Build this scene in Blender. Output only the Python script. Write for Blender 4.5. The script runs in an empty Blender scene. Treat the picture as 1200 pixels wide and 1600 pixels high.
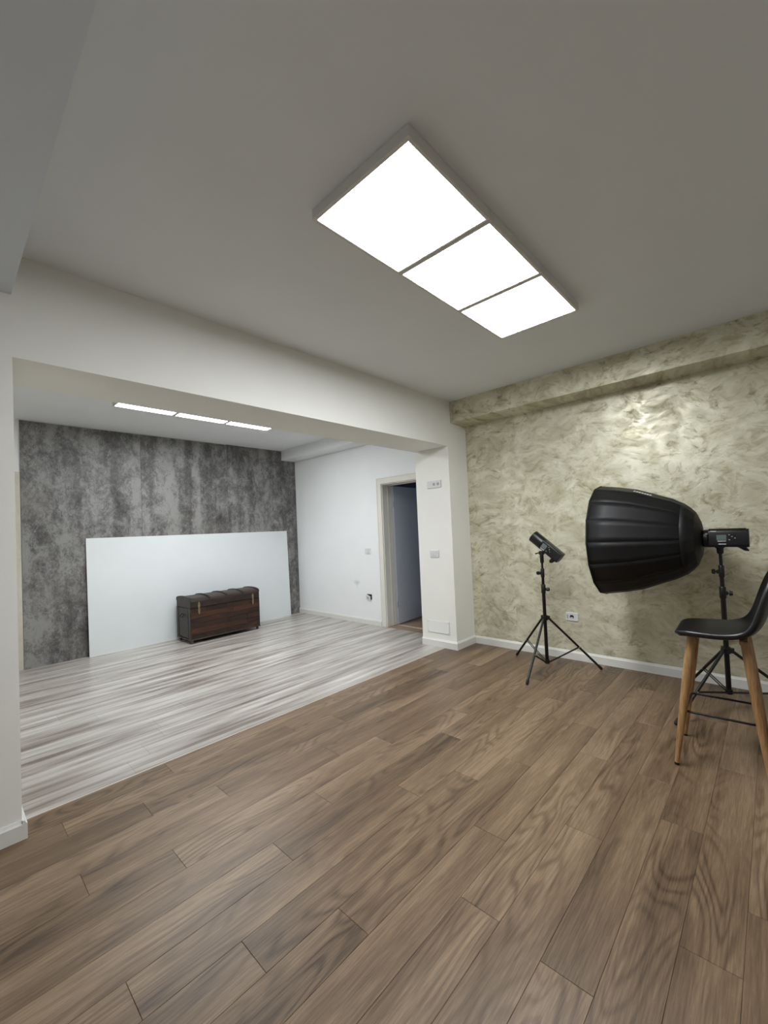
import bpy, bmesh, math, random
from mathutils import Vector, Matrix

# ------------------------------------------------------------------ camera, world, exposure
sc = bpy.context.scene
COL = sc.collection
S = 1.42                                   # camera height in metres

def setup_camera():
    f, yaw, pitch, roll, cx, cy = 651.97, 48.010, 1.417, -2.5186, 23.95, 10.51
    y, p, r = map(math.radians, (yaw, pitch, roll))
    F = Vector((math.sin(y) * math.cos(p), math.cos(y) * math.cos(p), math.sin(p)))
    R = Vector((math.cos(y), -math.sin(y), 0))
    U = R.cross(F)
    R2 = R * math.cos(r) + U * math.sin(r)
    U2 = -R * math.sin(r) + U * math.cos(r)
    cam = bpy.data.cameras.new('camera')
    o = bpy.data.objects.new('camera', cam)
    COL.objects.link(o)
    m = Matrix((R2, U2, -F)).transposed().to_4x4()
    m.translation = (0, 0, S)
    o.matrix_world = m
    cam.sensor_fit = 'HORIZONTAL'
    cam.sensor_width = 36
    cam.lens = f / 1200 * 36
    cam.shift_x = -cx / 1200
    cam.shift_y = cy / 1200
    cam.clip_start = 0.02
    sc.camera = o
setup_camera()

w = bpy.data.worlds.new('world')
sc.world = w
w.use_nodes = True
w.node_tree.nodes['Background'].inputs[0].default_value = (0.36, 0.55, 1.0, 1)
w.node_tree.nodes['Background'].inputs[1].default_value = 0.9
vs = sc.view_settings
vs.view_transform = 'Standard'
vs.look = 'None'
vs.exposure = 0.0
vs.gamma = 1.0
vs.use_curve_mapping = False
PANEL_FRONT = 30.5
PANEL_BACK = 25.0

# ------------------------------------------------------------------ measures of the place
XV, YB, YB2, YG, H = 4.385, 2.789, 3.292, 6.46, 2.89
XL, XC, HB, YT = 0.264, 3.998, 2.364, 2.964
XNEG, YNEG, XBACK = -1.6, -1.9, -0.9
ZD = 2.681

# ------------------------------------------------------------------ material helpers
def srgb(r, g, b):
    return tuple(((c / 255) / 12.92 if c / 255 <= 0.04045 else ((c / 255 + 0.055) / 1.055) ** 2.4) for c in (r, g, b)) + (1,)

class NT:
    def __init__(s, name):
        s.m = bpy.data.materials.new(name)
        s.m.use_nodes = True
        s.t = s.m.node_tree
        s.b = s.t.nodes['Principled BSDF']
    def n(s, typ, **k):
        nd = s.t.nodes.new(typ)
        for a, v in k.items():
            setattr(nd, a, v)
        return nd
    def l(s, a, b):
        s.t.links.new(a, b)
    def math(s, op, a, b=None, clamp=False):
        nd = s.n('ShaderNodeMath', operation=op, use_clamp=clamp)
        for i, v in enumerate((a, b)):
            if v is None: continue
            if isinstance(v, (int, float)): nd.inputs[i].default_value = v
            else: s.l(v, nd.inputs[i])
        return nd.outputs[0]
    def noise(s, vec, scale, detail=4, rough=0.55, dist=0.0):
        nd = s.n('ShaderNodeTexNoise')
        nd.inputs['Scale'].default_value = scale
        nd.inputs['Detail'].default_value = detail
        nd.inputs['Roughness'].default_value = rough
        nd.inputs['Distortion'].default_value = dist
        s.l(vec, nd.inputs['Vector'])
        return nd.outputs['Fac']
    def mapping(s, vec, scale=(1, 1, 1), rot=(0, 0, 0), loc=(0, 0, 0)):
        nd = s.n('ShaderNodeMapping')
        nd.inputs['Scale'].default_value = scale
        nd.inputs['Rotation'].default_value = rot
        nd.inputs['Location'].default_value = loc
        s.l(vec, nd.inputs['Vector'])
        return nd.outputs[0]
    def ramp(s, fac, stops):
        nd = s.n('ShaderNodeValToRGB')
        e = nd.color_ramp.elements
        while len(e) < len(stops): e.new(0.5)
        for el, (p, c) in zip(e, stops):
            el.position = p
            el.color = c if len(c) == 4 else tuple(c) + (1,)
        s.l(fac, nd.inputs[0])
        return nd.outputs[0]
    def mix(s, fac, a, b, blend='MIX'):
        nd = s.n('ShaderNodeMix', data_type='RGBA', blend_type=blend)
        for i, v in ((0, fac), (6, a), (7, b)):
            if isinstance(v, (int, float)): nd.inputs[i].default_value = v
            elif isinstance(v, tuple): nd.inputs[i].default_value = v
            else: s.l(v, nd.inputs[i])
        return nd.outputs[2]
    def bump(s, height, strength=0.2, dist=0.01):
        nd = s.n('ShaderNodeBump')
        nd.inputs['Strength'].default_value = strength
        nd.inputs['Distance'].default_value = dist
        s.l(height, nd.inputs['Height'])
        s.l(nd.outputs[0], s.b.inputs['Normal'])
    def obj(s):
        return s.n('ShaderNodeTexCoord').outputs['Object']
    def rnd_obj(s, k=(37.0, 11.0, 5.0)):
        tc = s.n('ShaderNodeTexCoord').outputs['Object']
        oi = s.n('ShaderNodeObjectInfo').outputs['Random']
        sc_ = s.n('ShaderNodeVectorMath', operation='SCALE')
        sc_.inputs[0].default_value = k
        s.l(oi, sc_.inputs['Scale'])
        ad = s.n('ShaderNodeVectorMath', operation='ADD')
        s.l(tc, ad.inputs[0]); s.l(sc_.outputs[0], ad.inputs[1])
        return ad.outputs[0], oi

def g(v):
    return (v, v, v, 1)

def plain(name, col, rough=0.5, metal=0.0, noise=0.06, scale=12.0, bump=0.0, spec=0.5):
    """a plain colour with a little procedural unevenness"""
    t = NT(name)
    c = srgb(*col)
    f = t.noise(t.obj(), scale, 5)
    lo = tuple(x * (1 - noise) for x in c[:3]) + (1,)
    hi = tuple(min(1, x * (1 + noise)) for x in c[:3]) + (1,)
    t.l(t.ramp(f, [(0.3, lo), (0.7, hi)]), t.b.inputs['Base Color'])
    t.b.inputs['Roughness'].default_value = rough
    t.b.inputs['Metallic'].default_value = metal
    t.b.inputs['Specular IOR Level'].default_value = spec
    if bump:
        t.bump(f, bump, 0.004)
    return t.m

def emit(name, col, strength):
    m = bpy.data.materials.new(name)
    m.use_nodes = True
    nt = m.node_tree
    nt.nodes.remove(nt.nodes['Principled BSDF'])
    e = nt.nodes.new('ShaderNodeEmission')
    e.inputs[0].default_value = tuple(col) + (1,)
    e.inputs[1].default_value = strength
    nt.links.new(e.outputs[0], nt.nodes['Material Output'].inputs[0])
    return m

def wood_floor(name, dark, mid, light, fine=0.62, rough=0.40):
    t = NT(name)
    v, rnd = t.rnd_obj()
    broad = t.noise(t.mapping(v, (0.9, 9, 1)), 1.0, 4, 0.5, 0.4)
    fibre = t.noise(t.mapping(v, (7, 150, 1)), 1.0, 6, 0.7)
    field = t.noise(t.mapping(v, (1.3, 6.5, 1), loc=(3, 7, 0)), 1.0, 1.5, 0.4, 0.3)
    rings = t.math('SINE', t.math('MULTIPLY', field, 75.0))
    rings = t.math('MULTIPLY', t.math('ADD', rings, 1.0), 0.5)
    rings = t.math('POWER', rings, 2.5)
    mask = t.noise(t.mapping(v, (0.8, 4, 1), loc=(9, 2, 0)), 1.0, 2)
    mask = t.ramp(mask, [(0.42, g(0)), (0.62, g(1))])
    rings = t.math('MULTIPLY', rings, mask)
    tone = t.math('ADD', t.math('ADD', t.math('MULTIPLY', broad, 0.62), 0.115), t.math('MULTIPLY', t.math('SUBTRACT', fibre, 0.22), fine))
    tone = t.math('SUBTRACT', tone, t.math('MULTIPLY', rings, 0.17))
    tone = t.math('ADD', tone, t.math('MULTIPLY', rnd, 0.13))
    col = t.ramp(tone, [(0.36, srgb(*dark)), (0.64, srgb(*mid)), (0.92, srgb(*light))])
    # a few dark knots
    kn = t.n('ShaderNodeTexVoronoi')
    kn.inputs['Scale'].default_value = 1.0
    t.l(t.mapping(v, (1.1, 4.2, 1)), kn.inputs['Vector'])
    k = t.ramp(kn.outputs['Distance'], [(0.0, g(1)), (0.11, g(0))])
    col = t.mix(t.math('MULTIPLY', k, 0.45), col, srgb(*[c * 0.55 for c in dark]))
    t.l(col, t.b.inputs['Base Color'])
    t.b.inputs['Roughness'].default_value = rough
    t.b.inputs['Specular IOR Level'].default_value = 0.4
    t.bump(tone, 0.06, 0.002)
    return t.m

def light_floor():
    t = NT('pale_striped_laminate')
    v = t.n('ShaderNodeNewGeometry').outputs['Position']
    rnd = t.n('ShaderNodeObjectInfo').outputs['Random']
    st = t.noise(t.mapping(v, (0.95, 10.0, 1)), 1.0, 3, 0.55, 0.15)
    thin = t.noise(t.mapping(v, (0.9, 27, 1), loc=(4, 2, 0)), 1.0, 3, 0.55, 0.1)
    fine = t.noise(t.mapping(v, (3.5, 90, 1)), 1.0, 5, 0.65)
    tone = t.math('ADD', t.math('MULTIPLY', st, 0.75), t.math('MULTIPLY', thin, 0.4))
    tone = t.math('ADD', tone, t.math('MULTIPLY', t.math('SUBTRACT', fine, 0.5), 0.22))
    tone = t.math('ADD', tone, t.math('MULTIPLY', rnd, 0.03))
    col = t.ramp(tone, [(0.44, srgb(122, 112, 104)), (0.55, srgb(162, 155, 148)), (0.66, srgb(186, 182, 175)), (0.78, srgb(206, 203, 197))])
    t.l(col, t.b.inputs['Base Color'])
    t.b.inputs['Roughness'].default_value = 0.30
    t.bump(fine, 0.04, 0.002)
    return t.m

def venetian():
    t = NT('pearl_olive_plaster')
    v = t.obj()
    wv = t.n('ShaderNodeTexNoise')
    wv.inputs['Scale'].default_value = 1.7
    wv.inputs['Detail'].default_value = 2
    t.l(v, wv.inputs['Vector'])
    off = t.n('ShaderNodeVectorMath', operation='MULTIPLY_ADD')
    t.l(wv.outputs['Color'], off.inputs[0])
    off.inputs[1].default_value = (0.35, 0.35, 0.35)
    t.l(v, off.inputs[2])
    p = off.outputs[0]
    a = t.noise(t.mapping(p, (1, 6.5, 10.5), (0.5, 0, 0)), 1.0, 8, 0.66, 0.7)
    b = t.noise(t.mapping(p, (1, 13, 22), (-0.7, 0, 0), (5, 1, 2)), 1.0, 7, 0.66, 0.5)
    fleck = t.ramp(a, [(0.34, g(1)), (0.47, g(0))])
    ridge = t.ramp(b, [(0.37, g(1)), (0.46, g(0))])
    big = t.noise(v, 0.9, 2)
    dens = t.ramp(big, [(0.3, g(0.6)), (0.65, g(1))])
    both = t.math('MULTIPLY', t.math('ADD', t.math('MULTIPLY', fleck, 0.72), t.math('MULTIPLY', ridge, 0.5)), dens, True)
    soft = t.noise(t.mapping(p, (1, 5, 8), (0.45, 0, 0)), 1.0, 7, 0.65, 0.4)
    base = t.ramp(soft, [(0.32, srgb(188, 183, 154)), (0.66, srgb(228, 226, 205))])
    col = t.mix(both, base, srgb(150, 141, 104))
    t.l(col, t.b.inputs['Base Color'])
    t.b.inputs['Metallic'].default_value = 0.32
    sheen = t.noise(t.mapping(p, (1, 8, 12), (0.4, 0, 0), (2, 7, 3)), 1.0, 6, 0.65, 0.6)
    rr = t.ramp(sheen, [(0.38, g(0.34)), (0.62, g(0.54))])
    rr = t.math('ADD', rr, t.math('MULTIPLY', both, 0.15), True)
    t.l(rr, t.b.inputs['Roughness'])
    hgt = t.math('SUBTRACT', t.math('MULTIPLY', soft, 0.8), both)
    t.bump(hgt, 0.22, 0.004)
    return t.m

def concrete_panel():
    t = NT('dark_concrete_look_panel')
    v, rnd = t.rnd_obj((7.0, 3.0, 9.0))
    band = t.noise(t.mapping(v, (4.2, 1, 0.3)), 1.0, 3, 0.5, 0.15)
    cloud = t.noise(t.mapping(v, (6, 6, 4)), 1.0, 8, 0.68, 0.6)
    grit = t.noise(t.mapping(v, (30, 30, 20)), 1.0, 6, 0.75, 1.0)
    tone = t.math('ADD', t.math('MULTIPLY', band, 0.6), t.math('MULTIPLY', cloud, 0.6))
    tone = t.math('ADD', tone, t.math('MULTIPLY', t.math('SUBTRACT', grit, 0.22), 0.5))
    col = t.ramp(tone, [(0.56, srgb(52, 50, 50)), (0.70, srgb(94, 92, 91)), (0.84, srgb(142, 141, 139))])
    warm = t.ramp(t.noise(t.mapping(v, (1.5, 1.5, 1)), 1.0, 3), [(0.55, g(0)), (0.75, g(0.5))])
    col = t.mix(warm, col, srgb(118, 112, 102))
    scr = t.noise(t.mapping(v, (60, 60, 24), (0, 0.6, 0)), 1.0, 3, 0.5, 2.0)
    col = t.mix(t.ramp(scr, [(0.66, g(0)), (0.74, g(0.6))]), col, srgb(190, 190, 188))
    t.l(col, t.b.inputs['Base Color'])
    t.b.inputs['Roughness'].default_value = 0.5
    t.bump(grit, 0.08, 0.002)
    return t.m

def wall_paint(name, col, stain=None):
    t = NT(name)
    v = t.obj()
    f = t.noise(v, 2.2, 3)
    c = srgb(*col)
    out = t.ramp(f, [(0.3, tuple(x * 0.97 for x in c[:3]) + (1,)), (0.7, c)])
    if stain:
        d = t.n('ShaderNodeVectorMath', operation='DISTANCE')
        t.l(v, d.inputs[0]); d.inputs[1].default_value = stain[0]
        m = t.ramp(t.math('ADD', d.outputs['Value'], t.math('MULTIPLY', t.noise(v, 22, 4), 0.16)), [(0.06, g(0.5)), (0.15, g(0))])
        out = t.mix(m, out, srgb(150, 150, 152))
    t.l(out, t.b.inputs['Base Color'])
    t.b.inputs['Roughness'].default_value = 0.75
    t.b.inputs['Specular IOR Level'].default_value = 0.25
    t.bump(t.noise(v, 160, 3), 0.05, 0.002)
    return t.m

def fibre_wood(name, dark, mid, light, axis_scale, rough=0.45, vary=0.2):
    t = NT(name)
    v, rnd = t.rnd_obj((13.0, 7.0, 3.0))
    a = t.noise(t.mapping(v, axis_scale), 1.0, 5, 0.6, 0.5)
    tone = t.math('ADD', a, t.math('MULTIPLY', t.math('SUBTRACT', rnd, 0.5), vary))
    t.l(t.ramp(tone, [(0.3, srgb(*dark)), (0.5, srgb(*mid)), (0.72, srgb(*light))]), t.b.inputs['Base Color'])
    t.b.inputs['Roughness'].default_value = rough
    t.bump(a, 0.1, 0.002)
    return t.m

def black_fabric():
    t = NT('black_softbox_cloth')
    v = t.obj()
    f = t.noise(t.mapping(v, (4, 3, 4)), 1.0, 4, 0.6, 0.6)
    t.l(t.ramp(f, [(0.3, srgb(10, 10, 11)), (0.7, srgb(16, 16, 17))]), t.b.inputs['Base Color'])
    t.b.inputs['Roughness'].default_value = 0.55
    t.b.inputs['Specular IOR Level'].default_value = 0.35
    t.bump(f, 0.35, 0.02)
    return t.m

M = dict(
    wall=wall_paint('white_wall_paint', (238, 238, 235)),
    wall_back=wall_paint('white_wall_paint_marked', (238, 240, 241), ((4.385, 4.9, 0.62), 0)),
    cool=wall_paint('cool_white_paint', (224, 232, 240)),
    ceiling=wall_paint('ceiling_paint', (233, 237, 238)),
    beam=wall_paint('divider_paint', (238, 238, 232)),
    cream=plain('cream_tile', (200, 194, 180), 0.4),
    brown=wood_floor('brown_oak_laminate', (60, 46, 32), (111, 91, 70), (155, 133, 108)),
    pale=light_floor(),
    slab=plain('dark_underlay', (58, 46, 38), 0.8),
    slab_pale=plain('pale_underlay', (120, 112, 106), 0.8),
    plaster=venetian(),
    panel=concrete_panel(),
    skirt=plain('white_lacquered_skirting', (222, 222, 216), 0.4, 0, 0.02),
    strip=plain('pale_floor_edge', (196, 186, 172), 0.4),
    fixture=plain('white_fixture_metal', (214, 212, 206), 0.45, 0, 0.02),
    lamp_front=emit('led_diffuser', (0.975, 0.995, 1.03), PANEL_FRONT),
    lamp_back=emit('led_diffuser_cool', (0.95, 0.985, 1.0), PANEL_BACK),
    board=plain('white_board_face', (224, 229, 231), 0.45, 0, 0.015, 3),
    board_edge=plain('white_board_edge', (240, 240, 238), 0.5, 0, 0.02),
    doorpaint=plain('cream_door_lacquer', (222, 219, 210), 0.45, 0, 0.02),
    leafpaint=plain('pale_door_leaf', (200, 205, 212), 0.5, 0, 0.02),
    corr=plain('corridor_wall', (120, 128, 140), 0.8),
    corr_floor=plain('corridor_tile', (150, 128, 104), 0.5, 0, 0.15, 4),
    plate=plain('white_switch_plastic', (216, 217, 216), 0.35, 0, 0.01),
    hole=plain('dark_socket_hole', (38, 36, 34), 0.8),
    grey_pl=plain('grey_socket_insert', (168, 166, 160), 0.5),
    metal_black=plain('black_satin_metal', (10, 10, 11), 0.38, 0.2),
    plastic_black=plain('black_plastic', (8, 8, 9), 0.48),
    rubber=plain('black_rubber', (12, 12, 12), 0.75),
    steel=plain('bare_steel', (170, 170, 168), 0.3, 1.0),
    cloth=black_fabric(),
    seam=plain('black_seam_tape', (9, 9, 10), 0.7),
    diffuse=plain('white_diffuser_cloth', (225, 225, 222), 0.8),
    lcd=plain('grey_lcd_glass', (92, 102, 100), 0.25),
    mark=plain('white_print', (205, 205, 202), 0.6),
    leather=plain('black_leatherette', (14, 14, 15), 0.36, 0, 0.1, 60, 0.06, 0.45),
    oak=fibre_wood('oak_leg', (118, 86, 50), (152, 116, 74), (176, 140, 98), (60, 60, 5), 0.42, 0.05),
    trunk=fibre_wood('dark_trunk_wood', (24, 15, 11), (48, 29, 20), (80, 47, 31), (6, 30, 45), 0.4, 0.3),
    trunk_dark=fibre_wood('blackened_trunk_wood', (22, 16, 13), (36, 26, 21), (54, 40, 32), (8, 20, 20), 0.5, 0.1),
    trunk_lid=fibre_wood('worn_lid_wood', (32, 24, 20), (52, 40, 33), (74, 59, 49), (5, 30, 30), 0.5, 0.1),
    brass=plain('aged_brass', (150, 138, 112), 0.4, 0.8, 0.25, 40),
    iron=plain('dark_iron', (30, 26, 24), 0.5, 0.6),
    castor=plain('worn_castor_wood', (96, 78, 64), 0.5),
)

# ------------------------------------------------------------------ mesh helpers
class MB:
    def __init__(s):
        s.bm = bmesh.new()
    def box(s, x0, x1, y0, y1, z0, z1, bev=0.0, seg=1):
        vs_ = [s.bm.verts.new((x, y, z)) for x in (x0, x1) for y in (y0, y1) for z in (z0, z1)]
        idx = ((0, 1, 3, 2), (4, 6, 7, 5), (0, 4, 5, 1), (2, 3, 7, 6), (0, 2, 6, 4), (1, 5, 7, 3))
        fs = [s.bm.faces.new([vs_[i] for i in f]) for f in idx]
        if bev:
            es = list({e for f in fs for e in f.edges})
            bmesh.ops.bevel(s.bm, geom=es, offset=bev, segments=seg, affect='EDGES', profile=0.5)
        return s
    def quad(s, *p):
        s.bm.faces.new([s.bm.verts.new(q) for q in p])
        return s
    def prism(s, poly, axis, a, b, bev=0.0):
        """poly of 2-d points extruded along axis ('x': (y,z), 'y': (x,z), 'z': (x,y))"""
        def mk(u, v, t):
            return {'x': (t, u, v), 'y': (u, t, v), 'z': (u, v, t)}[axis]
        A = [s.bm.verts.new(mk(u, v, a)) for u, v in poly]
        B = [s.bm.verts.new(mk(u, v, b)) for u, v in poly]
        fs = [s.bm.faces.new(A), s.bm.faces.new(B[::-1])]
        n = len(poly)
        for i in range(n):
            fs.append(s.bm.faces.new((A[i], B[i], B[(i + 1) % n], A[(i + 1) % n])))
        if bev:
            bmesh.ops.bevel(s.bm, geom=list({e for f in fs[:2] for e in f.edges}), offset=bev, segments=2, affect='EDGES', profile=0.5)
        return s
    def tube(s, pts, rad, n=12, cap=True):
        pts = [Vector(p) for p in pts]
        rs = rad if isinstance(rad, (list, tuple)) else [rad] * len(pts)
        rings = []
        up = None
        for i, p in enumerate(pts):
            d = (pts[min(i + 1, len(pts) - 1)] - pts[max(i - 1, 0)]).normalized()
            if up is None:
                up = Vector((0, 0, 1)) if abs(d.z) < 0.9 else Vector((1, 0, 0))
            a = d.cross(up).normalized()
            b = a.cross(d).normalized()
            up = b
            rings.append([s.bm.verts.new(p + (a * math.cos(t) + b * math.sin(t)) * rs[i]) for t in [2 * math.pi * k / n for k in range(n)]])
        for r0, r1 in zip(rings, rings[1:]):
            for k in range(n):
                s.bm.faces.new((r0[k], r0[(k + 1) % n], r1[(k + 1) % n], r1[k]))
        if cap:
            s.bm.faces.new(rings[0][::-1]); s.bm.faces.new(rings[-1])
        return s
    def xform(s, m):
        s.bm.transform(m)
        return s
    def mesh(s, name, mat, smooth=False, angle=40):
        bmesh.ops.recalc_face_normals(s.bm, faces=s.bm.faces)
        me = bpy.data.meshes.new(name)
        if smooth:
            for f in s.bm.faces: f.smooth = True
            for e in s.bm.edges:
                if len(e.link_faces) == 2 and e.calc_face_angle(0) > math.radians(angle): e.smooth = False
        s.bm.to_mesh(me)
        s.bm.free()
        me.materials.append(mat)
        return me
    def build(s, name, mat, parent=None, smooth=False, angle=40):
        o = bpy.data.objects.new(name, s.mesh(name, mat, smooth, angle))
        COL.objects.link(o)
        if parent: o.parent = parent
        return o

def tag(o, label, cat=None, group=None, kind=None):
    o['label'] = label
    if cat: o['category'] = cat
    if group: o['group'] = group
    if kind: o['kind'] = kind
    return o

def thing(name, label, cat, loc=(0, 0, 0), rz=0.0, group=None):
    o = bpy.data.objects.new(name, None)
    o.empty_display_size = 0.1
    COL.objects.link(o)
    o.location = loc
    o.rotation_euler = (0, 0, rz)
    return tag(o, label, cat, group)

def struct(name, mb, mat, label, cat):
    return tag(mb.build(name, mat), label, cat, kind='structure')

# ------------------------------------------------------------------ the room shell
floor = struct('floor', MB().box(XNEG, XV, YNEG, YT, -0.12, -0.009), M['slab'], 'brown oak laminate plank floor of the front room', 'floor')
floor_b = struct('floor_back', MB().box(XBACK, XV, YT, YG, -0.12, -0.009), M['slab_pale'], 'pale grey striped laminate floor of the back room', 'floor')

def plank_mesh(name, L, W, mat, c=0.0011):
    a, b = L / 2, W / 2
    bm = bmesh.new()
    r0 = [bm.verts.new(p) for p in ((-a, -b, -0.009), (a, -b, -0.009), (a, b, -0.009), (-a, b, -0.009))]
    r1 = [bm.verts.new(p) for p in ((-a, -b, -c), (a, -b, -c), (a, b, -c), (-a, b, -c))]
    r2 = [bm.verts.new(p) for p in ((-a + c, -b + c, 0), (a - c, -b + c, 0), (a - c, b - c, 0), (-a + c, b - c, 0))]
    for lo, hi in ((r0, r1), (r1, r2)):
        for k in range(4):
            bm.faces.new((lo[k], lo[(k + 1) % 4], hi[(k + 1) % 4], hi[k]))
    bm.faces.new(r2)
    me = bpy.data.meshes.new(name)
    bm.to_mesh(me); bm.free()
    me.materials.append(mat)
    return me

def lay_rows(rows, L, x_lo, x_hi, mat, parent, gap):
    cache = {}
    for (y0, y1, j) in rows:
        k = math.floor((x_lo - j) / L)
        x = j + k * L
        while x < x_hi - 0.02:
            a, b = max(x, x_lo), min(x + L, x_hi)
            if b - a > 0.03:
                key = (round(b - a, 3), round(y1 - y0, 3))
                if key not in cache:
                    cache[key] = plank_mesh('plank', b - a - gap, y1 - y0 - gap, mat)
                o = bpy.data.objects.new('plank', cache[key])
                o.location = ((a + b) / 2, (y0 + y1) / 2, 0)
                COL.objects.link(o)
                o.parent = parent
            x += L

PW, PY, PL = 0.1652, 2.620, 1.304
joint = {-2: 0.95, -1: 0.412, 0: 0.733, 1: 1.057, 2: 0.397, 3: 0.707, 4: 1.37, 5: 1.023, 6: 0.393, 7: 0.701, 8: 1.001, 9: 0.39, 10: 1.333,
         11: 0.66, 12: 1.297, 13: 0.97, 14: 0.33, 15: 0.62, 16: 1.25}
rows = []
random.seed(4)
for k in range(-2, 24):
    y1 = PY - k * PW
    y0 = y1 - PW
    rows.append((y0, min(y1, YT - 0.004), joint.get(k, random.choice((0.35, 0.68, 1.0, 1.3)))))
rows.insert(0, (PY + 2 * PW, YT - 0.004, 0.2)) if PY + 2 * PW < YT - 0.02 else None
lay_rows(rows, PL, -1.1, XV - 0.004, M['brown'], floor, 0.0006)
rows = []
y = YT + 0.004
while y < YG - 0.01:
    rows.append((y, min(y + 0.192, YG - 0.002), random.uniform(0, 1.28)))
    y += 0.192
lay_rows(rows, 1.285, -0.9, XV - 0.004, M['pale'], floor_b, 0.0003)
tag(MB().box(XL + 0.003, XC - 0.003, YT - 0.008, YT + 0.004, -0.01, 0.0012).build('trim_1', M['strip']), 'thin pale edge strip where brown and pale floors meet', 'floor trim', kind='structure')

struct('ceiling', MB().box(XNEG, XV, YNEG, YB, H, H + 0.12), M['ceiling'], 'plain off-white ceiling of the front room', 'ceiling')
struct('ceiling_back', MB().box(XBACK, XV, YB2, YG, H, H + 0.12), M['wall_back'], 'white ceiling of the back room', 'ceiling')

# wall with the wide opening: pillar, beam and column in one body
poly = [(XNEG, 0), (XL, 0), (XL, HB), (XC, HB), (XC, 0), (XV, 0), (XV, H + 0.1), (XNEG, H + 0.1)]
struct('wall_divider', MB().prism(poly, 'y', YB, YB2), M['beam'], 'white dividing wall with wide opening, beam and column', 'wall')
struct('ceiling_beam', MB().box(-0.36, XL, YNEG, YB, ZD, H), M['cool'], 'lowered white ceiling beam at upper left above the camera', 'beam')
struct('wall_right', MB().box(XV, XV + 0.12, YNEG, YB2 - 0.1, -0.12, H + 0.1), M['plaster'], 'olive pearl decorative plaster wall behind the studio lights', 'wall')
struct('ceiling_beam', MB().box(XV - 0.319, XV, YNEG, YB, 2.642, H), M['plaster'], 'olive plaster boxed beam along the top of the decorative wall', 'beam')
# white wall of the back room with its doorway
DY0, DY1, DZ, WT = 3.44, 4.285, 2.10, 0.20
mb = MB().box(XV, XV + WT, DY1, YG, -0.12, H + 0.1).box(XV, XV + WT, YB2 - 0.1, DY0, -0.12, H + 0.1).box(XV, XV + WT, DY0, DY1, DZ, H + 0.1)
struct('wall_right_back', mb, M['wall_back'], 'white wall of the back room with the open doorway', 'wall')
struct('ceiling_beam', MB().box(4.109, XV, YB2, YG, 2.723, H), M['wall_back'], 'white boxed beam along the top of the back room side wall', 'beam')
wall_back = struct('wall_back', MB().box(XBACK, XV + WT, YG, YG + 0.12, -0.12, H + 0.1), M['wall'], 'back wall covered with dark concrete-look panels', 'wall')
struct('wall_left', MB().box(XNEG - 0.12, XNEG, YNEG, YB2, -0.12, H + 0.1), M['wall'], 'white left wall of the front room', 'wall')
struct('wall_left_back', MB().box(XBACK - 0.12, XBACK, YB2, YG, -0.12, H + 0.1), M['wall'], 'white left wall of the back room', 'wall')
struct('wall_near', MB().box(XNEG, XV, YNEG - 0.12, YNEG, -0.12, H + 0.1), M['wall'], 'white wall behind the camera', 'wall')

# dark concrete-look panels on the back wall, notched for the boxed beam
PT = 0.012
for i, (xa, xb, zt) in enumerate(((0.657, 1.893, 2.878), (1.895, 3.112, 2.881), (3.114, 4.383, 2.888))):
    if i < 2:
        mb = MB().box(xa, xb, -PT, 0, 0.0, zt, 0.001)
    else:
        mb = MB().prism([(xa, 0), (xb, 0), (xb, 2.720), (4.106, 2.720), (4.106, zt), (xa, zt)], 'y', -PT, 0)
    mb.bm.transform(Matrix.Translation((-(xa + xb) / 2, 0, 0)))
    o = mb.build('wall_panel', M['panel'], wall_back)
    o.location = ((xa + xb) / 2, YG, 0)
for z0, z1 in ((0.0, 1.297), (1.299, 2.272)):
    MB().box(-0.30, 0.652, YG - 0.008, YG, z0, z1, 0.001).build('tile', M['cream'], wall_back)

# skirting boards
def skirt_profile(t, h):
    return [(0, 0), (t, 0), (t, h - 0.018), (t - 0.006, h - 0.010), (t - 0.011, h), (0, h)]
def skirting(name, runs, h, t, label):
    """runs: (axis, a, b, base, sign) boards of moulded section against a wall face"""
    mb = MB()
    for axis, a, b, base, sgn in runs:
        prof = [(base + sgn * u, v) for u, v in skirt_profile(t, h)]
        mb.prism(prof, axis, a, b)
    return tag(mb.build(name, M['skirt']), label, 'skirting', kind='structure')
T = 0.018
skirting('baseboard_right', [('y', YNEG, YB - T, XV, -1)], 0.088, T, 'white skirting board under the olive plaster wall')
skirting('baseboard_column', [('y', YB - T, YB2, XC, -1), ('x', XC - 0.0005, XV, YB, -1)], 0.09, T, 'white skirting board wrapped around the column base')
skirting('baseboard_left', [('x', XNEG, XL + 0.0005, YB, -1), ('y', YB - T, YB2, XL, 1)], 0.09, T, 'white skirting board around the foot of the left pillar')
skirting('baseboard_right_back', [('y', 4.375, YG - PT, XV, -1)], 0.085, T, 'white skirting board beside the door in the back room')

# ------------------------------------------------------------------ door and corridor
door = tag(bpy.data.objects.new('door_1', None), 'open pale interior door with cream frame in the back room', 'door', kind='structure')
COL.objects.link(door)
door.location = (XV, DY1, 0)
JT = 0.022
mb = MB().box(0.0, WT, -JT, 0, 0, DZ, 0.003).box(0, WT, DY0 - DY1, DY0 - DY1 + JT, 0, DZ, 0.003).box(0, WT, DY0 - DY1 + JT, -JT, DZ - JT, DZ, 0.003)
mb.build('jamb', M['doorpaint'], door)
CW = 0.085
ya, yb_ = 0.078, DY0 - DY1 - 0.07
mb = MB()
mb.box(-0.016, 0, -JT + 0.012, ya, 0, DZ + 0.078, 0.005, 2).box(-0.016, 0, yb_, DY0 - DY1 + JT - 0.012, 0, DZ + 0.078, 0.005, 2).box(-0.0165, 0, yb_, ya, DZ - JT + 0.012, DZ + 0.0785, 0.005, 2)
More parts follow.
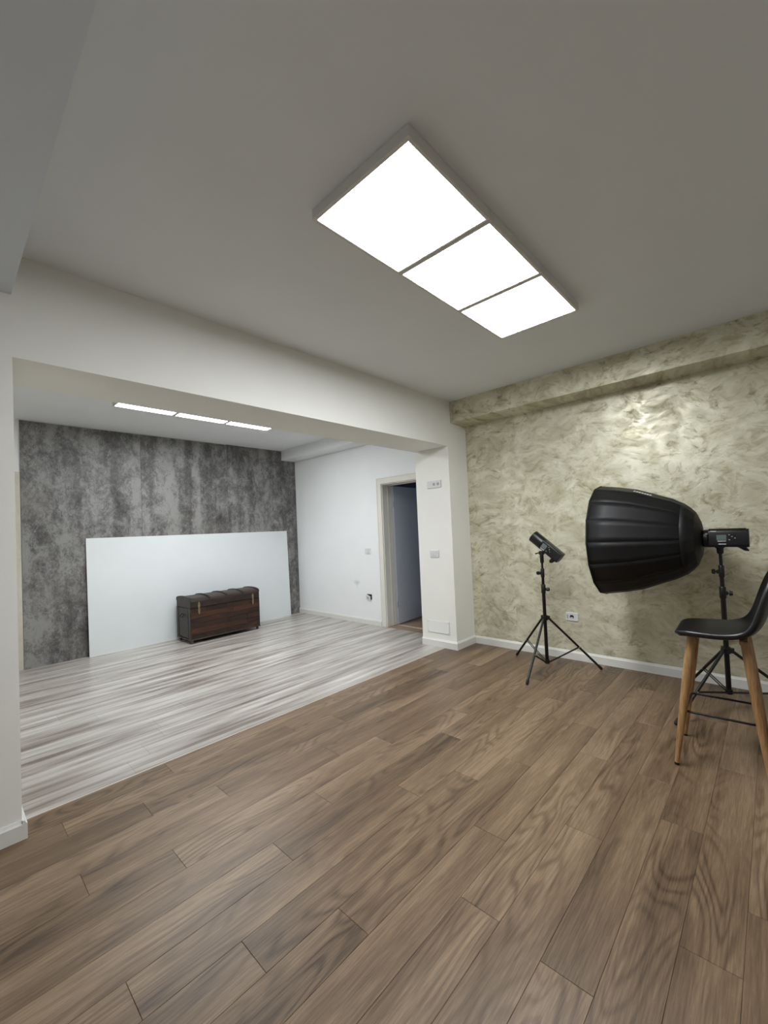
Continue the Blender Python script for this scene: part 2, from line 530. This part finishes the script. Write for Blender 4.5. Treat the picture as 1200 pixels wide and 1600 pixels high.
mb.box(-0.022, 0, ya - 0.014, ya, 0, DZ + 0.078, 0.004).box(-0.022, 0, yb_, yb_ + 0.014, 0, DZ + 0.078, 0.004).box(-0.022, 0, yb_, ya, DZ + 0.065, DZ + 0.079, 0.004)
mb.build('casing', M['doorpaint'], door)
MB().box(0.10, 0.118, -JT - 0.014, -JT, 0, DZ - JT, 0.003).box(0.10, 0.118, DY0 - DY1 + JT, DY0 - DY1 + JT + 0.014, 0, DZ - JT, 0.003).box(0.10, 0.118, DY0 - DY1 + JT, -JT, DZ - JT - 0.014, DZ - JT, 0.003).build('door_stop', M['doorpaint'], door)
leaf = MB().box(0, 0.78, -0.04, 0, 0.008, DZ - 0.03, 0.003).build('door_leaf', M['leafpaint'], door)
leaf.location = (WT + 0.003, -JT + 0.012, 0)
leaf.rotation_euler = (0, 0, math.radians(4.5))
hd = MB().tube([(0.72, -0.04, 1.02), (0.72, -0.09, 1.02), (0.705, -0.098, 1.02), (0.60, -0.098, 1.02)], 0.009, 10).build('handle', M['metal_black'], leaf, True)
MB().box(0.70, 0.74, -0.046, -0.04, 0.88, 1.09, 0.003).build('handle_plate', M['metal_black'], leaf)
for z in (0.25, 1.75):
    MB().tube([(WT + 0.004, -JT - 0.028, z), (WT + 0.004, -JT - 0.028, z + 0.09)], 0.007, 10).build('hinge', M['steel'], door, True)
MB().box(WT - 0.03, WT + 0.01, DY0 - DY1, 0, -0.002, 0.004, 0.001).build('threshold', M['strip'], door)
# corridor behind the door, with an opening added in its unseen end wall to admit blue world light
cx0, cx1, cy0, cy1 = XV + WT, 6.3, 1.6, 4.75
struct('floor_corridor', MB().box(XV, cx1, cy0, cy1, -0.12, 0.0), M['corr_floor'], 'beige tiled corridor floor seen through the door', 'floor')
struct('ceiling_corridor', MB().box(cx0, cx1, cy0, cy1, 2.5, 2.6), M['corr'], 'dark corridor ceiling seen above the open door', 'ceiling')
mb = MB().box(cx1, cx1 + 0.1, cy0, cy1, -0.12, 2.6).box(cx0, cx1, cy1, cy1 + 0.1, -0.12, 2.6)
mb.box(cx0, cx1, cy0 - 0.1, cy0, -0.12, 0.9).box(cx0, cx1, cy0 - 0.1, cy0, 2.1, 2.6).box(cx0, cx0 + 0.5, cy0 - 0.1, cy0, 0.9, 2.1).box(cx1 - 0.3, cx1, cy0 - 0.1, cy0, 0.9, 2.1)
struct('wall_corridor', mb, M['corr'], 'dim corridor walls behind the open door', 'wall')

# ------------------------------------------------------------------ ceiling light panels
def light_panel(x, y, wx, wy, mat, label, group):
    t = thing('ceiling_light', label, 'ceiling light', (x, y, H), 0, group)
    a, b, d, bw = wx / 2 - 0.0015, wy / 2, 0.05, 0.018
    mb = MB()
    for s in (-1, 1):
        mb.box(min(s * a, s * (a - bw)), max(s * a, s * (a - bw)), -b, b, -d, 0, 0.002)
        mb.box(-a + bw, a - bw, min(s * b, s * (b - bw)), max(s * b, s * (b - bw)), -d, 0, 0.002)
    mb.build('frame', M['fixture'], t)
    MB().box(-a + bw, a - bw, -b + bw, b - bw, -d + 0.003, -d + 0.008).build('diffuser', mat, t)
    MB().box(-a + bw, a - bw, -b + bw, b - bw, -0.012, -0.004).build('back_plate', M['fixture'], t)
    return t
PS = 0.587
for i, lab in enumerate(('largest glowing square ceiling panel, nearest end of the front row', 'middle glowing square ceiling panel of the front row', 'glowing square ceiling panel of the front row nearest the olive wall')):
    light_panel(1.158 + PS * (i + 0.5), 1.497 - 0.2905, PS, 0.581, M['lamp_front'], lab, 'front room light panels')
for i, lab in enumerate(('leftmost ceiling light panel in the back room behind the beam', 'middle ceiling light panel in the back room behind the beam', 'rightmost ceiling light panel in the back room behind the beam')):
    light_panel(1.25 + 0.597 * (i + 0.5), 5.11 - 0.2905, 0.597, 0.581, M['lamp_back'], lab, 'back room light panels')

# ------------------------------------------------------------------ switches, sockets, hatch
def on_wall(name, label, cat, face_x, y, z):
    """local frame: x across the plate (viewer's right), y out of the wall, z up; walls here face -X"""
    o = thing(name, label, cat, (face_x, y, z), math.pi / 2)
    return o
def plate(t, wd, ht, th=0.011):
    MB().box(-wd / 2, wd / 2, 0, th, -ht / 2, ht / 2, 0.004, 2).build('cover_plate', M['plate'], t)
def socket(t, x, th=0.011):
    r = 0.019
    ring = MB()
    ring.tube([(x, th - 0.001, 0), (x, th + 0.002, 0)], r, 20).build('socket_insert', M['grey_pl'], t, True)
    for dx in (-0.0085, 0.0085):
        MB().tube([(x + dx, th + 0.001, 0), (x + dx, th + 0.0028, 0)], 0.0032, 10).build('socket_hole', M['hole'], t)
# viewer's right is -Y on these walls; rotation pi/2 maps local x to +Y and local y to -X
t = on_wall('wall_socket', 'white double socket plate high on the column reveal', 'wall socket', XC, 3.012, 1.936)
plate(t, 0.205, 0.088)
socket(t, -0.062); socket(t, -0.002)
MB().box(0.048, 0.072, 0.010, 0.014, -0.024, 0.024, 0.002).build('rocker', M['plate'], t)
t = on_wall('light_switch', 'white switch plate at mid height on the column reveal', 'light switch', XC, 3.052, 1.107)
plate(t, 0.128, 0.088)
MB().box(-0.036, 0.036, 0.010, 0.015, -0.023, 0.023, 0.002).build('rocker', M['plate'], t)
MB().box(-0.0005, 0.0005, 0.014, 0.0155, -0.022, 0.022).build('rocker_gap', M['grey_pl'], t)
t = on_wall('access_hatch', 'white painted access hatch low on the column reveal', 'hatch', XC, 3.045, 0.235)
MB().box(-0.165, 0.165, 0, 0.004, -0.078, 0.078, 0.001).build('hatch_frame', M['plate'], t)
MB().box(-0.158, 0.158, 0.003, 0.008, -0.071, 0.071, 0.002).build('hatch_cover', M['wall'], t)
for sx, sz in ((-0.145, 0.06), (0.145, 0.06), (-0.145, -0.06), (0.145, -0.06)):
    MB().tube([(sx, 0.007, sz), (sx, 0.0095, sz)], 0.005, 8).build('screw', M['grey_pl'], t)
t = on_wall('light_switch', 'white switch plate on the wall left of the door frame', 'light switch', XV, 4.615, 1.105)
plate(t, 0.122, 0.086)
MB().box(-0.022, 0.022, 0.010, 0.015, -0.023, 0.023, 0.002).build('rocker', M['plate'], t)
t = on_wall('wall_socket', 'broken white socket hanging crooked from its dark box left of the door', 'wall socket', XV, 4.62, 0.412)
MB().box(-0.050, 0.050, 0, 0.003, -0.036, 0.042, 0.001).build('socket_box', M['hole'], t)
cp = MB().box(-0.055, 0.055, 0.0, 0.011, -0.04, 0.04, 0.004, 2).build('cover_plate', M['plate'], t)
cp.location = (0.012, 0.012, -0.010)
cp.rotation_euler = (math.radians(-10), math.radians(-13), math.radians(-8))
MB().tube([(0, 0.010, 0), (0, 0.013, 0)], 0.019, 18).build('socket_insert', M['grey_pl'], cp, True)
t = on_wall('wall_socket', 'white socket plate on the olive plaster wall between the light stands', 'wall socket', XV, 1.607, 0.438)
plate(t, 0.124, 0.084)
MB().tube([(0, 0.010, 0), (0, 0.0125, 0)], 0.021, 20).build('socket_insert', M['hole'], t, True)
MB().box(-0.012, 0.012, 0.012, 0.014, -0.018, -0.004, 0.001).build('socket_core', M['plate'], t)
MB().box(0.036, 0.050, 0.0105, 0.0115, -0.02, 0.02).build('blank_insert', M['grey_pl'], t)

# ------------------------------------------------------------------ white board leaning on the back wall
BX0, BX1, BH = 1.255, 4.150, 1.475
t = thing('white_board', 'large white rectangular board leaning on the dark panels behind the trunk', 'board', ((BX0 + BX1) / 2, YG - PT - 0.062, 0))
hw = (BX1 - BX0) / 2
lean = Matrix.Rotation(math.radians(-1.75), 4, 'X')
MB().box(-hw + 0.003, hw - 0.003, -0.001, 0.012, 0.003, BH - 0.003).xform(lean).build('board_face', M['board'], t)
mb = MB().box(-hw, -hw + 0.004, -0.0015, 0.0125, 0, BH).box(hw - 0.004, hw, -0.0015, 0.0125, 0, BH)
mb.box(-hw + 0.004, hw - 0.004, -0.0015, 0.0125, 0, 0.004).box(-hw + 0.004, hw - 0.004, -0.0015, 0.0125, BH - 0.004, BH)
mb.xform(lean).build('edge_band', M['board_edge'], t)

# ------------------------------------------------------------------ wooden trunk
def make_trunk():
    t = thing('wooden_trunk', 'dark brown wooden trunk with domed lid and brass hasps before the board', 'trunk', (2.762, 6.095, 0), math.radians(1.1))
    L, D = 1.02, 0.45
    a, b = L / 2, D / 2
    z0, z1, zt = 0.062, 0.478, 0.568          # body bottom, lid seam, lid front edge
    MB().box(-a + 0.012, a - 0.012, -b + 0.016, b - 0.004, z0, z1, 0.003).build('body', M['trunk_dark'], t)
    # front boards, laid in short lengths
    random.seed(11)
    n = 6
    hrow = (z1 - z0) / n
    for r in range(n):
        x = -a + 0.014
        cuts = sorted(random.uniform(-a + 0.15, a - 0.15) for _ in range(2))
        if cuts[1] - cuts[0] < 0.16: cuts[1] = min(a - 0.12, cuts[0] + 0.3)
        edges = [x] + cuts + [a - 0.014]
        for e0, e1 in zip(edges, edges[1:]):
            if e1 - e0 < 0.04: continue
            mb = MB().box(-(e1 - e0) / 2 + 0.0008, (e1 - e0) / 2 - 0.0008, -0.009, 0.004, -hrow / 2 + 0.0008, hrow / 2 - 0.0008, 0.0015)
            o = mb.build('front_board', M['trunk'], t)
            o.location = ((e0 + e1) / 2, -b + 0.013, z0 + hrow * (r + 0.5))
    # corner battens on the ends and the plinth
    for s in (-1, 1):
        xs = sorted((s * a, s * (a - 0.014)))
        for y0, y1 in ((-b + 0.002, -b + 0.065), (b - 0.065, b - 0.004)):
            MB().box(xs[0], xs[1], y0, y1, z0, z1, 0.003).build('end_batten', M['trunk_lid'], t)
        MB().box(xs[0] + 0.002, xs[1] - 0.002, -b + 0.078, b - 0.078, z0 + 0.02, z1 - 0.01, 0.002).build('end_panel', M['trunk_lid'], t)
        # iron drop handle
        hx = s * (a + 0.003)
        h = MB().tube([(hx, -0.045, 0.385), (hx + s * 0.022, -0.045, 0.368), (hx + s * 0.026, -0.03, 0.352), (hx + s * 0.026, 0.03, 0.352), (hx + s * 0.022, 0.045, 0.368), (hx, 0.045, 0.385)], 0.006, 8)
        h.build('handle', M['iron'], t, True)
        MB().box(min(hx, hx - s * 0.006), max(hx, hx - s * 0.006), -0.055, 0.055, 0.378, 0.392, 0.002).build('handle_plate', M['iron'], t)
    MB().box(-a - 0.004, a + 0.004, -b - 0.004, b, 0.046, z0, 0.004).build('plinth', M['trunk_lid'], t)
    # domed lid
    prof = [(-b, z1 + 0.002), (b - 0.004, z1 + 0.002), (b - 0.004, zt - 0.005)]
    for k in range(0, 13):
        u = k / 12
        ang = math.pi * u
        prof.append(((b - 0.004) * math.cos(ang) * 1.0 - (0.0 if k < 12 else 0.0), zt + 0.052 * math.sin(ang) ** 0.6))
    prof = prof[:2] + prof[3:]
    prof[-1] = (-b, zt)
    lid = MB().prism(prof, 'x', -a + 0.004, a - 0.004).build('lid', M['trunk_lid'], t, True, 35)
    MB().box(-a + 0.008, a - 0.008, -b - 0.006, -b + 0.002, z1 + 0.004, zt - 0.002, 0.002).build('lid_front_board', M['trunk_dark'], lid)
    def arc(x0, x1, off):
        bm = MB()
        outer, inner = [], []
        for k in range(13):
            ang = math.pi * k / 12
            yy, zz = (b - 0.004) * math.cos(ang), zt + 0.052 * math.sin(ang) ** 0.6
            outer.append((yy * (1 + off * 1.5), zz + off * 0.9)); inner.append((yy, zz - 0.006))
        bm.prism(outer + inner[::-1], 'x', x0, x1)
        return bm
    for x in (-a + 0.012, -0.245, 0.0, 0.245, a - 0.012):
        arc(x - 0.013, x + 0.013, 0.012).build('lid_batten', M['trunk_dark'], lid)
    # brass hasps
    for x in (-a + 0.115, a - 0.115):
        pl = [(x - 0.012, 0.0), (x - 0.016, 0.03), (x - 0.011, 0.065), (x, 0.078), (x + 0.011, 0.065), (x + 0.016, 0.03), (x + 0.012, 0.0), (x + 0.017, -0.035), (x + 0.010, -0.075), (x, -0.095), (x - 0.010, -0.075), (x - 0.017, -0.035)]
        h = MB().prism([(u, v + z1) for u, v in pl], 'y', -b - 0.012, -b - 0.005, 0.0).build('hasp', M['brass'], t)
        MB().tube([(x, -b - 0.024, z1 - 0.012), (x, -b - 0.011, z1 - 0.012)], 0.008, 10).build('hasp_knob', M['brass'], h, True)
    for sx in (-1, 1):
        for sy in (-1, 1):
            px, py = sx * (a - 0.03), sy * (b - 0.035)
            c = MB().tube([(px, py, 0.047), (px, py, 0.036)], 0.014, 10).build('castor', M['castor'], t, True)
            MB().tube([(px - 0.010, py, 0.02), (px + 0.010, py, 0.02)], 0.02, 16).build('castor_wheel', M['castor'], c, True)
make_trunk()

# ------------------------------------------------------------------ light stands
def make_stand(label, loc, r, a0, hub_z, base_z, top_z, knobs):
    t = thing('light_stand', label, 'light stand', (loc[0], loc[1], 0))
    k1, k2 = knobs
    MB().tube([(0, 0, base_z), (0, 0, k1)], 0.0165, 16).build('lower_pole', M['metal_black'], t, True)
    MB().tube([(0, 0, k1), (0, 0, k2)], 0.0135, 16).build('middle_pole', M['metal_black'], t, True)
    MB().tube([(0, 0, k2), (0, 0, top_z)], 0.0105, 16).build('upper_pole', M['metal_black'], t, True)
    c = MB().tube([(0, 0, hub_z - 0.025), (0, 0, hub_z + 0.022)], 0.026, 18).build('leg_collar', M['plastic_black'], t, True)
    for z, sgn, rr in ((k1, -1, 0.021), (k2, 1, 0.018)):
        c = MB().tube([(0, 0, z - 0.065), (0, 0, z - 0.06), (0, 0, z + 0.015), (0, 0, z + 0.02)], [rr * 0.9, rr, rr, rr * 0.85], 16).build('lock_collar', M['plastic_black'], t, True)
        # knob sticks out along the wall; sgn -1 to viewer's right
        d = sgn
        MB().box(-0.012, 0.012, min(0, d * 0.03), max(0, d * 0.03), z - 0.04, z - 0.012, 0.003).build('clamp', M['plastic_black'], c)
        kn = MB().tube([(0, d * 0.028, z - 0.026), (0, d * 0.036, z - 0.026), (0, d * 0.038, z - 0.026), (0, d * 0.058, z - 0.026)], [0.006, 0.006, 0.019, 0.016], 7)
        kn.build('knob', M['plastic_black'], c, True, 25)
    bc = MB().tube([(0, 0, base_z - 0.012), (0, 0, base_z + 0.02)], 0.023, 16).build('brace_collar', M['plastic_black'], t, True)
    for k in range(3):
        an = math.radians(a0 + 120 * k)
        ux, uy = math.cos(an), math.sin(an)
        h = Vector((ux * 0.034, uy * 0.034, hub_z - 0.006))
        f = Vector((ux * r, uy * r, 0.012))
        MB().box(min(0, 0), 0.046, -0.013, 0.013, hub_z - 0.02, hub_z + 0.016, 0.003).xform(Matrix.Rotation(an, 4, 'Z')).build('leg_bracket', M['plastic_black'], t)
        leg = MB().tube([h, f], 0.0105, 12).build('leg', M['metal_black'], t, True)
        dirv = (f - h).normalized()
        MB().tube([f - dirv * 0.035, f - dirv * 0.004, f + dirv * 0.006], [0.0125, 0.0135, 0.010], 12).build('foot', M['rubber'], leg, True)
        m = h.lerp(f, 0.58)
        side = Vector((-uy, ux, 0)) * 0.009
        base = Vector((ux * 0.024, uy * 0.024, base_z))
        for sg in (-1, 1):
            MB().tube([m + side * sg, base + side * sg], 0.0042, 8).build('brace', M['metal_black'], t, True)
        MB().tube([m - side * 1.5, m + side * 1.5], 0.0065, 8).build('rivet', M['steel'], t, True)
    return t

make_stand('black tripod light stand carrying the bare flash head', (3.95, 1.71), 0.49, 182, 0.50, 0.072, 1.028, (0.80, 0.955))
make_stand('black tripod light stand carrying the softbox, behind the stool', (3.85, 0.313), 0.553, 152, 0.436, 0.13, 1.135, (0.875, 1.03))

# ------------------------------------------------------------------ flash heads
def rounded_rect(wd, ht, r, n=5):
    pts = []
    for cx, cy, a0 in ((wd / 2 - r, ht / 2 - r, 0), (-wd / 2 + r, ht / 2 - r, 90), (-wd / 2 + r, -ht / 2 + r, 180), (wd / 2 - r, -ht / 2 + r, 270)):
        for k in range(n + 1):
            a = math.radians(a0 + 90 * k / n)
            pts.append((cx + r * math.cos(a), cy + r * math.sin(a)))
    return pts

def lcd_side(t, x, y0, y1, z0, z1, ang_m, up=1):
    """screen, bright line and keys on the side facing the room (local -X)"""
    def put(name, mat, mb):
        return mb.xform(ang_m).build(name, mat, t)
    put('display', M['lcd'], MB().box(x - 0.003, x + 0.003, y0, y1, z0, z1, 0.001))
    put('display_print', M['mark'], MB().box(x - 0.0034, x, y0 + 0.003, y1 - 0.004, z0 - 0.009, z0 - 0.005))
    for i in range(3):
        for j in range(4):
            if (i, j) == (1, 1): continue
            yy = y0 - 0.016 - i * 0.016
            zz = z0 + 0.002 + j * (z1 - z0) / 3.2
            put('button', M['grey_pl'] if (i + j) % 3 == 0 else M['iron'], MB().box(x - 0.0035, x, yy - 0.004, yy + 0.004, zz - 0.003, zz + 0.003, 0.001))

def make_flash_bare():
    px, py, pz = 3.95, 1.71, 1.028
    t = thing('flash_head', 'bare black flash head tilted upward on the smaller stand', 'flash', (px, py, pz))
    tilt = math.radians(40)
    # body axis: local +Y is the lamp's front; built level then tilted about X and lifted
    m = Matrix.Translation((0, -0.057, 0.155)) @ Matrix.Rotation(tilt, 4, 'X')
    MB().prism(rounded_rect(0.098, 0.102, 0.018), 'y', -0.165, 0.055, 0.004).xform(m).build('body', M['plastic_black'], t, True)
    MB().tube([(0, 0.05, 0), (0, 0.054, 0), (0, 0.168, 0), (0, 0.172, 0), (0, 0.172, 0), (0, 0.13, 0)], [0.052, 0.059, 0.0595, 0.0585, 0.053, 0.045], 32).xform(m).build('reflector_cup', M['metal_black'], t, True, 50)
    MB().tube([(0, 0.045, 0), (0, 0.052, 0)], 0.057, 32).xform(m).build('mount_ring', M['iron'], t, True)
    MB().tube([(0, 0.128, 0), (0, 0.136, 0)], [0.04, 0.03], 24).xform(m).build('flash_tube_glass', M['diffuse'], t, True)
    lcd_side(t, -0.0495, -0.015, 0.038, -0.022, 0.026, m)
    MB().box(-0.0505, -0.049, 0.0, 0.03, -0.044, -0.041).xform(m).build('printed_stripe', M['mark'], t)
    # rear grip hanging below
    MB().prism([(-0.145, -0.045), (-0.10, -0.045), (-0.098, -0.085), (-0.112, -0.098), (-0.13, -0.09)], 'x', -0.02, 0.02, 0.003).xform(m).build('rear_handle', M['plastic_black'], t, True)
    # bracket and spigot on the stand
    MB().tube([(0, 0, 0), (0, 0, 0.008), (0, 0, 0.082), (0, 0, 0.097)], [0.013, 0.018, 0.0185, 0.015], 16).build('spigot', M['plastic_black'], t, True)
    MB().box(-0.02, 0.02, -0.025, 0.022, 0.082, 0.117, 0.004).build('tilt_bracket', M['plastic_black'], t)
    MB().tube([(0, 0.018, 0.100), (0, 0.05, 0.094), (0, 0.062, 0.090)], [0.006, 0.006, 0.008], 8).build('tilt_lever', M['plastic_black'], t, True)
make_flash_bare()

SBX, SBZ = 3.85, 1.25
def make_flash_softbox():
    t = thing('flash_head', 'black flash head with grey display behind the softbox', 'flash', (SBX, 0.313, 1.135))
    m = Matrix.Translation((0, -0.313, SBZ - 1.135))
    MB().prism(rounded_rect(0.115, 0.128, 0.022), 'y', 0.145, 0.375, 0.006).xform(m).build('body', M['plastic_black'], t, True)
    MB().prism(rounded_rect(0.10, 0.012, 0.004), 'y', 0.16, 0.37).xform(m @ Matrix.Translation((0, 0, 0.064))).build('top_cover', M['iron'], t, True)
    MB().tube([(0, 0.37, 0), (0, 0.378, 0), (0, 0.405, 0), (0, 0.41, 0)], [0.056, 0.066, 0.066, 0.06], 28).xform(m).build('mount_ring', M['metal_black'], t, True)
    MB().tube([(-0.052, 0.383, 0.035), (-0.075, 0.383, 0.035)], 0.008, 10).xform(m).build('release_button', M['steel'], t, True)
    lcd_side(t, -0.058, 0.268, 0.325, -0.012, 0.026, m)
    MB().box(-0.0588, -0.057, 0.272, 0.315, -0.043, -0.038).xform(m).build('printed_stripe', M['mark'], t)
    MB().box(-0.0588, -0.057, 0.325, 0.358, 0.050, 0.055).xform(m).build('printed_stripe', M['mark'], t)
    MB().prism([(0.155, -0.055), (0.225, -0.055), (0.205, -0.068), (0.172, -0.092), (0.150, -0.094), (0.148, -0.086), (0.168, -0.066)], 'x', -0.02, 0.02, 0.002).xform(m).build('tilt_handle', M['plastic_black'], t, True)
    # socket down to the stand
    z = -(SBZ - 1.135)
    MB().tube([(0, 0.313, z), (0, 0.313, z + 0.006), (0, 0.313, z + 0.045), (0, 0.313, -0.055)], [0.015, 0.02, 0.022, 0.026], 16).xform(m).build('spigot', M['plastic_black'], t, True)
    MB().box(-0.028, 0.028, 0.285, 0.341, -0.072, -0.055, 0.003).xform(m).build('tilt_bracket', M['plastic_black'], t)
make_flash_softbox()

def make_softbox():
    y_h, y_r, R = 0.412, 1.105, 0.460
    t = thing('softbox', 'large black sixteen-sided parabolic softbox beside the olive wall', 'softbox', (SBX, y_h, SBZ))
    Dp = y_r - y_h
    prof = [(0.0, 0.072), (0.012, 0.125), (0.05, 0.195), (0.10, 0.235), (0.16, 0.272), (0.26, 0.311), (0.38, 0.344), (0.60, 0.405), (0.80, 0.437), (1.0, R)]
    n = 16
    ph = 0.0
    def P(k, i, s=0.0):
        u, r = prof[i]
        a = ph + 2 * math.pi * k / n
        return Vector((math.cos(a) * (r + s), u * Dp, math.sin(a) * (r + s)))
    # one gore mesh shared by the sixteen panels; the cloth bellies in a little between ribs
    bm = bmesh.new()
    nv = 5
    grid = []
    for i in range(len(prof)):
        row = []
        for j in range(nv):
            v = j / (nv - 1)
            p = P(0, i).lerp(P(1, i), v)
            sag = 0.0025 * math.sin(math.pi * v) * math.sin(math.pi * min(1, prof[i][0] * 1.0 + 0.05))
            d = Vector((p.x, 0, p.z)).normalized()
            row.append(bm.verts.new(p - d * sag))
        grid.append(row)
    for i in range(len(prof) - 1):
        for j in range(nv - 1):
            f = bm.faces.new((grid[i][j], grid[i][j + 1], grid[i + 1][j + 1], grid[i + 1][j]))
            f.smooth = True
    bmesh.ops.recalc_face_normals(bm, faces=bm.faces)
    me = bpy.data.meshes.new('fabric_panel')
    bm.to_mesh(me); bm.free()
    me.materials.append(M['cloth'])
    rib = MB().tube([P(0, i, 0.001) for i in range(len(prof))], 0.0018, 6).mesh('rib_seam', M['seam'], True)
    rim = MB().tube([P(0, len(prof) - 1), P(1, len(prof) - 1)], 0.006, 8).mesh('rim_binding', M['seam'], True)
    for k in range(n):
        rot = (0, -2 * math.pi * k / n, 0)
        for nm, mm in (('fabric_panel', me), ('rib_seam', rib), ('rim_binding', rim)):
            o = bpy.data.objects.new(nm, mm)
            COL.objects.link(o)
            o.parent = t
            o.rotation_euler = rot
            if nm == 'fabric_panel':
                so = o.modifiers.new('cloth_thickness', 'SOLIDIFY')
                so.thickness = 0.0025
                so.offset = 0
    # the sleeve of doubled cloth at the back with its opening flap
    bm = MB()
    rings = []
    for i in range(0, 5):
        rings.append([bm.bm.verts.new(P(k, i, 0.0028)) for k in range(n)])
    for r0, r1 in zip(rings, rings[1:]):
        for k in range(n):
            bm.bm.faces.new((r0[k], r0[(k + 1) % n], r1[(k + 1) % n], r1[k]))
    o = bm.build('back_sleeve', M['cloth'], t, True, 14)
    so = o.modifiers.new('cloth_thickness', 'SOLIDIFY')
    so.thickness = 0.003
    so.offset = 1
    MB().tube([(0, -0.002, 0), (0, 0.02, 0)], 0.079, 24).build('speed_ring', M['metal_black'], t, True)
    bm = MB()
    ring = [bm.bm.verts.new(P(k, len(prof) - 1, -0.004) - Vector((0, 0.012, 0))) for k in range(n)]
    c = bm.bm.verts.new((0, Dp - 0.03, 0))
    for k in range(n):
        bm.bm.faces.new((ring[k], ring[(k + 1) % n], c))
    o = bm.build('front_diffuser', M['diffuse'], t)
    so = o.modifiers.new('cloth_thickness', 'SOLIDIFY'); so.thickness = 0.002
    # small white maker's print on the upper gore facing the room
    bm = MB()
    kx = 5                                     # gore just past the top on the room side
    for q in range(7):
        u0, u1 = 0.44 + q * 0.026, 0.44 + q * 0.026 + 0.019
        def on_gore(u, v):
            i = max(j for j in range(len(prof)) if prof[j][0] <= u)
            f = (u - prof[i][0]) / (prof[i + 1][0] - prof[i][0])
            a_ = P(kx - 1, i).lerp(P(kx, i), v); b_ = P(kx - 1, i + 1).lerp(P(kx, i + 1), v)
            p = a_.lerp(b_, f)
            return p + Vector((p.x, 0, p.z)).normalized() * 0.002
        bm.quad(on_gore(u0, 0.38), on_gore(u1, 0.38), on_gore(u1, 0.66), on_gore(u0, 0.66))
    bm.build('printed_logo', M['mark'], t)
make_softbox()

# ------------------------------------------------------------------ bar stool
def make_stool():
    t = thing('bar_stool', 'bar stool with black leatherette shell seat and tapered oak legs at right', 'stool', (3.043, 0.29, 0), math.radians(2.0))
    # side profile (y forward +, z up, half width, edge lift)
    prof = [(0.205, 0.728, 0.120, 0.000), (0.200, 0.744, 0.165, 0.000), (0.175, 0.752, 0.192, 0.002), (0.12, 0.752, 0.208, 0.006), (0.04, 0.748, 0.216, 0.010),
            (-0.04, 0.747, 0.220, 0.016), (-0.105, 0.757, 0.222, 0.026), (-0.150, 0.785, 0.222, 0.034), (-0.180, 0.835, 0.220, 0.036), (-0.200, 0.90, 0.215, 0.034),
            (-0.218, 0.97, 0.206, 0.030), (-0.236, 1.035, 0.190, 0.024), (-0.250, 1.085, 0.160, 0.016), (-0.258, 1.112, 0.115, 0.008), (-0.261, 1.122, 0.060, 0.0)]
    bm = bmesh.new()
    nv = 15
    grid = []
    N = len(prof)
    for i, (y, z, hw, lift) in enumerate(prof):
        p0, p1 = prof[max(i - 1, 0)], prof[min(i + 1, N - 1)]
        d = Vector((0, p1[0] - p0[0], p1[1] - p0[1])).normalized()
        nrm = Vector((0, -d.z, d.y))
        if nrm.z < 0 and i < 7: nrm = -nrm
        nrm = Vector((0, abs(d.z) if i > 4 else 0.0, abs(d.y))).normalized()
        row = []
        for j in range(nv):
            s = -1 + 2 * j / (nv - 1)
            e = abs(s) ** 3
            row.append(bm.verts.new(Vector((s * hw, y - 0.026, z)) + nrm * lift * e))
        grid.append(row)
    for i in range(N - 1):
        for j in range(nv - 1):
            bm.faces.new((grid[i][j], grid[i][j + 1], grid[i + 1][j + 1], grid[i + 1][j]))
    for f in bm.faces: f.smooth = True
    bmesh.ops.recalc_face_normals(bm, faces=bm.faces)
    me = bpy.data.meshes.new('seat_shell')
    bm.to_mesh(me); bm.free()
    me.materials.append(M['leather'])
    o = bpy.data.objects.new('seat_shell', me)
    COL.objects.link(o); o.parent = t
    md = o.modifiers.new('padding', 'SOLIDIFY'); md.thickness = 0.034; md.offset = 0; md.use_even_offset = True
    md = o.modifiers.new('soften', 'SUBSURF'); md.levels = 2; md.render_levels = 2
    # wooden under-frame
    MB().box(-0.13, 0.13, 0.08, 0.12, 0.708, 0.732, 0.004).box(-0.13, 0.13, -0.145, -0.105, 0.708, 0.732, 0.004).box(-0.02, 0.02, -0.105, 0.08, 0.712, 0.73).build('under_frame', M['oak'], t)
    for sx in (-1, 1):
        for sy in (-1, 1):
            top = Vector((sx * 0.118, 0.108 if sy > 0 else -0.132, 0.725))
            foot = Vector((sx * 0.207, 0.207 if sy > 0 else -0.205, 0.004))
            pts = [top.lerp(foot, u) for u in (0, 0.25, 0.5, 0.75, 0.985)]
            leg = MB().tube(pts, [0.0235, 0.0235, 0.0215, 0.017, 0.0115], 16).build('leg', M['oak'], t, True)
            MB().tube([top.lerp(foot, 0.984), foot], [0.0122, 0.012], 14).build('foot_cap', M['rubber'], leg, True)
    # bent metal foot ring at z = 0.30
    def at(sx, sy):
        u = (0.725 - 0.30) / 0.721
        return Vector((sx * (0.118 + (0.207 - 0.118) * u), (0.108 + 0.099 * u) if sy > 0 else (-0.132 - 0.073 * u), 0.30))
    cs = [at(-1, 1), at(1, 1), at(1, -1), at(-1, -1)]
    ring = []
    for i, c in enumerate(cs):
        pr, nx = cs[i - 1], cs[(i + 1) % 4]
        inn = c * 1.0
        a = c + (pr - c).normalized() * 0.03; b = c + (nx - c).normalized() * 0.03
        for k in range(5):
            u = k / 4
            ring.append((1 - u) ** 2 * a + 2 * u * (1 - u) * c + u * u * b)
    ring = [Vector((p.x * 0.93, p.y * 0.93 - 0.0005, p.z)) for p in ring]
    ring.append(ring[0] + (ring[0] - ring[-1]).normalized() * 0.0); ring.append(ring[1])
    MB().tube(ring, 0.0062, 10).build('foot_ring', M['metal_black'], t, True)
make_stool()
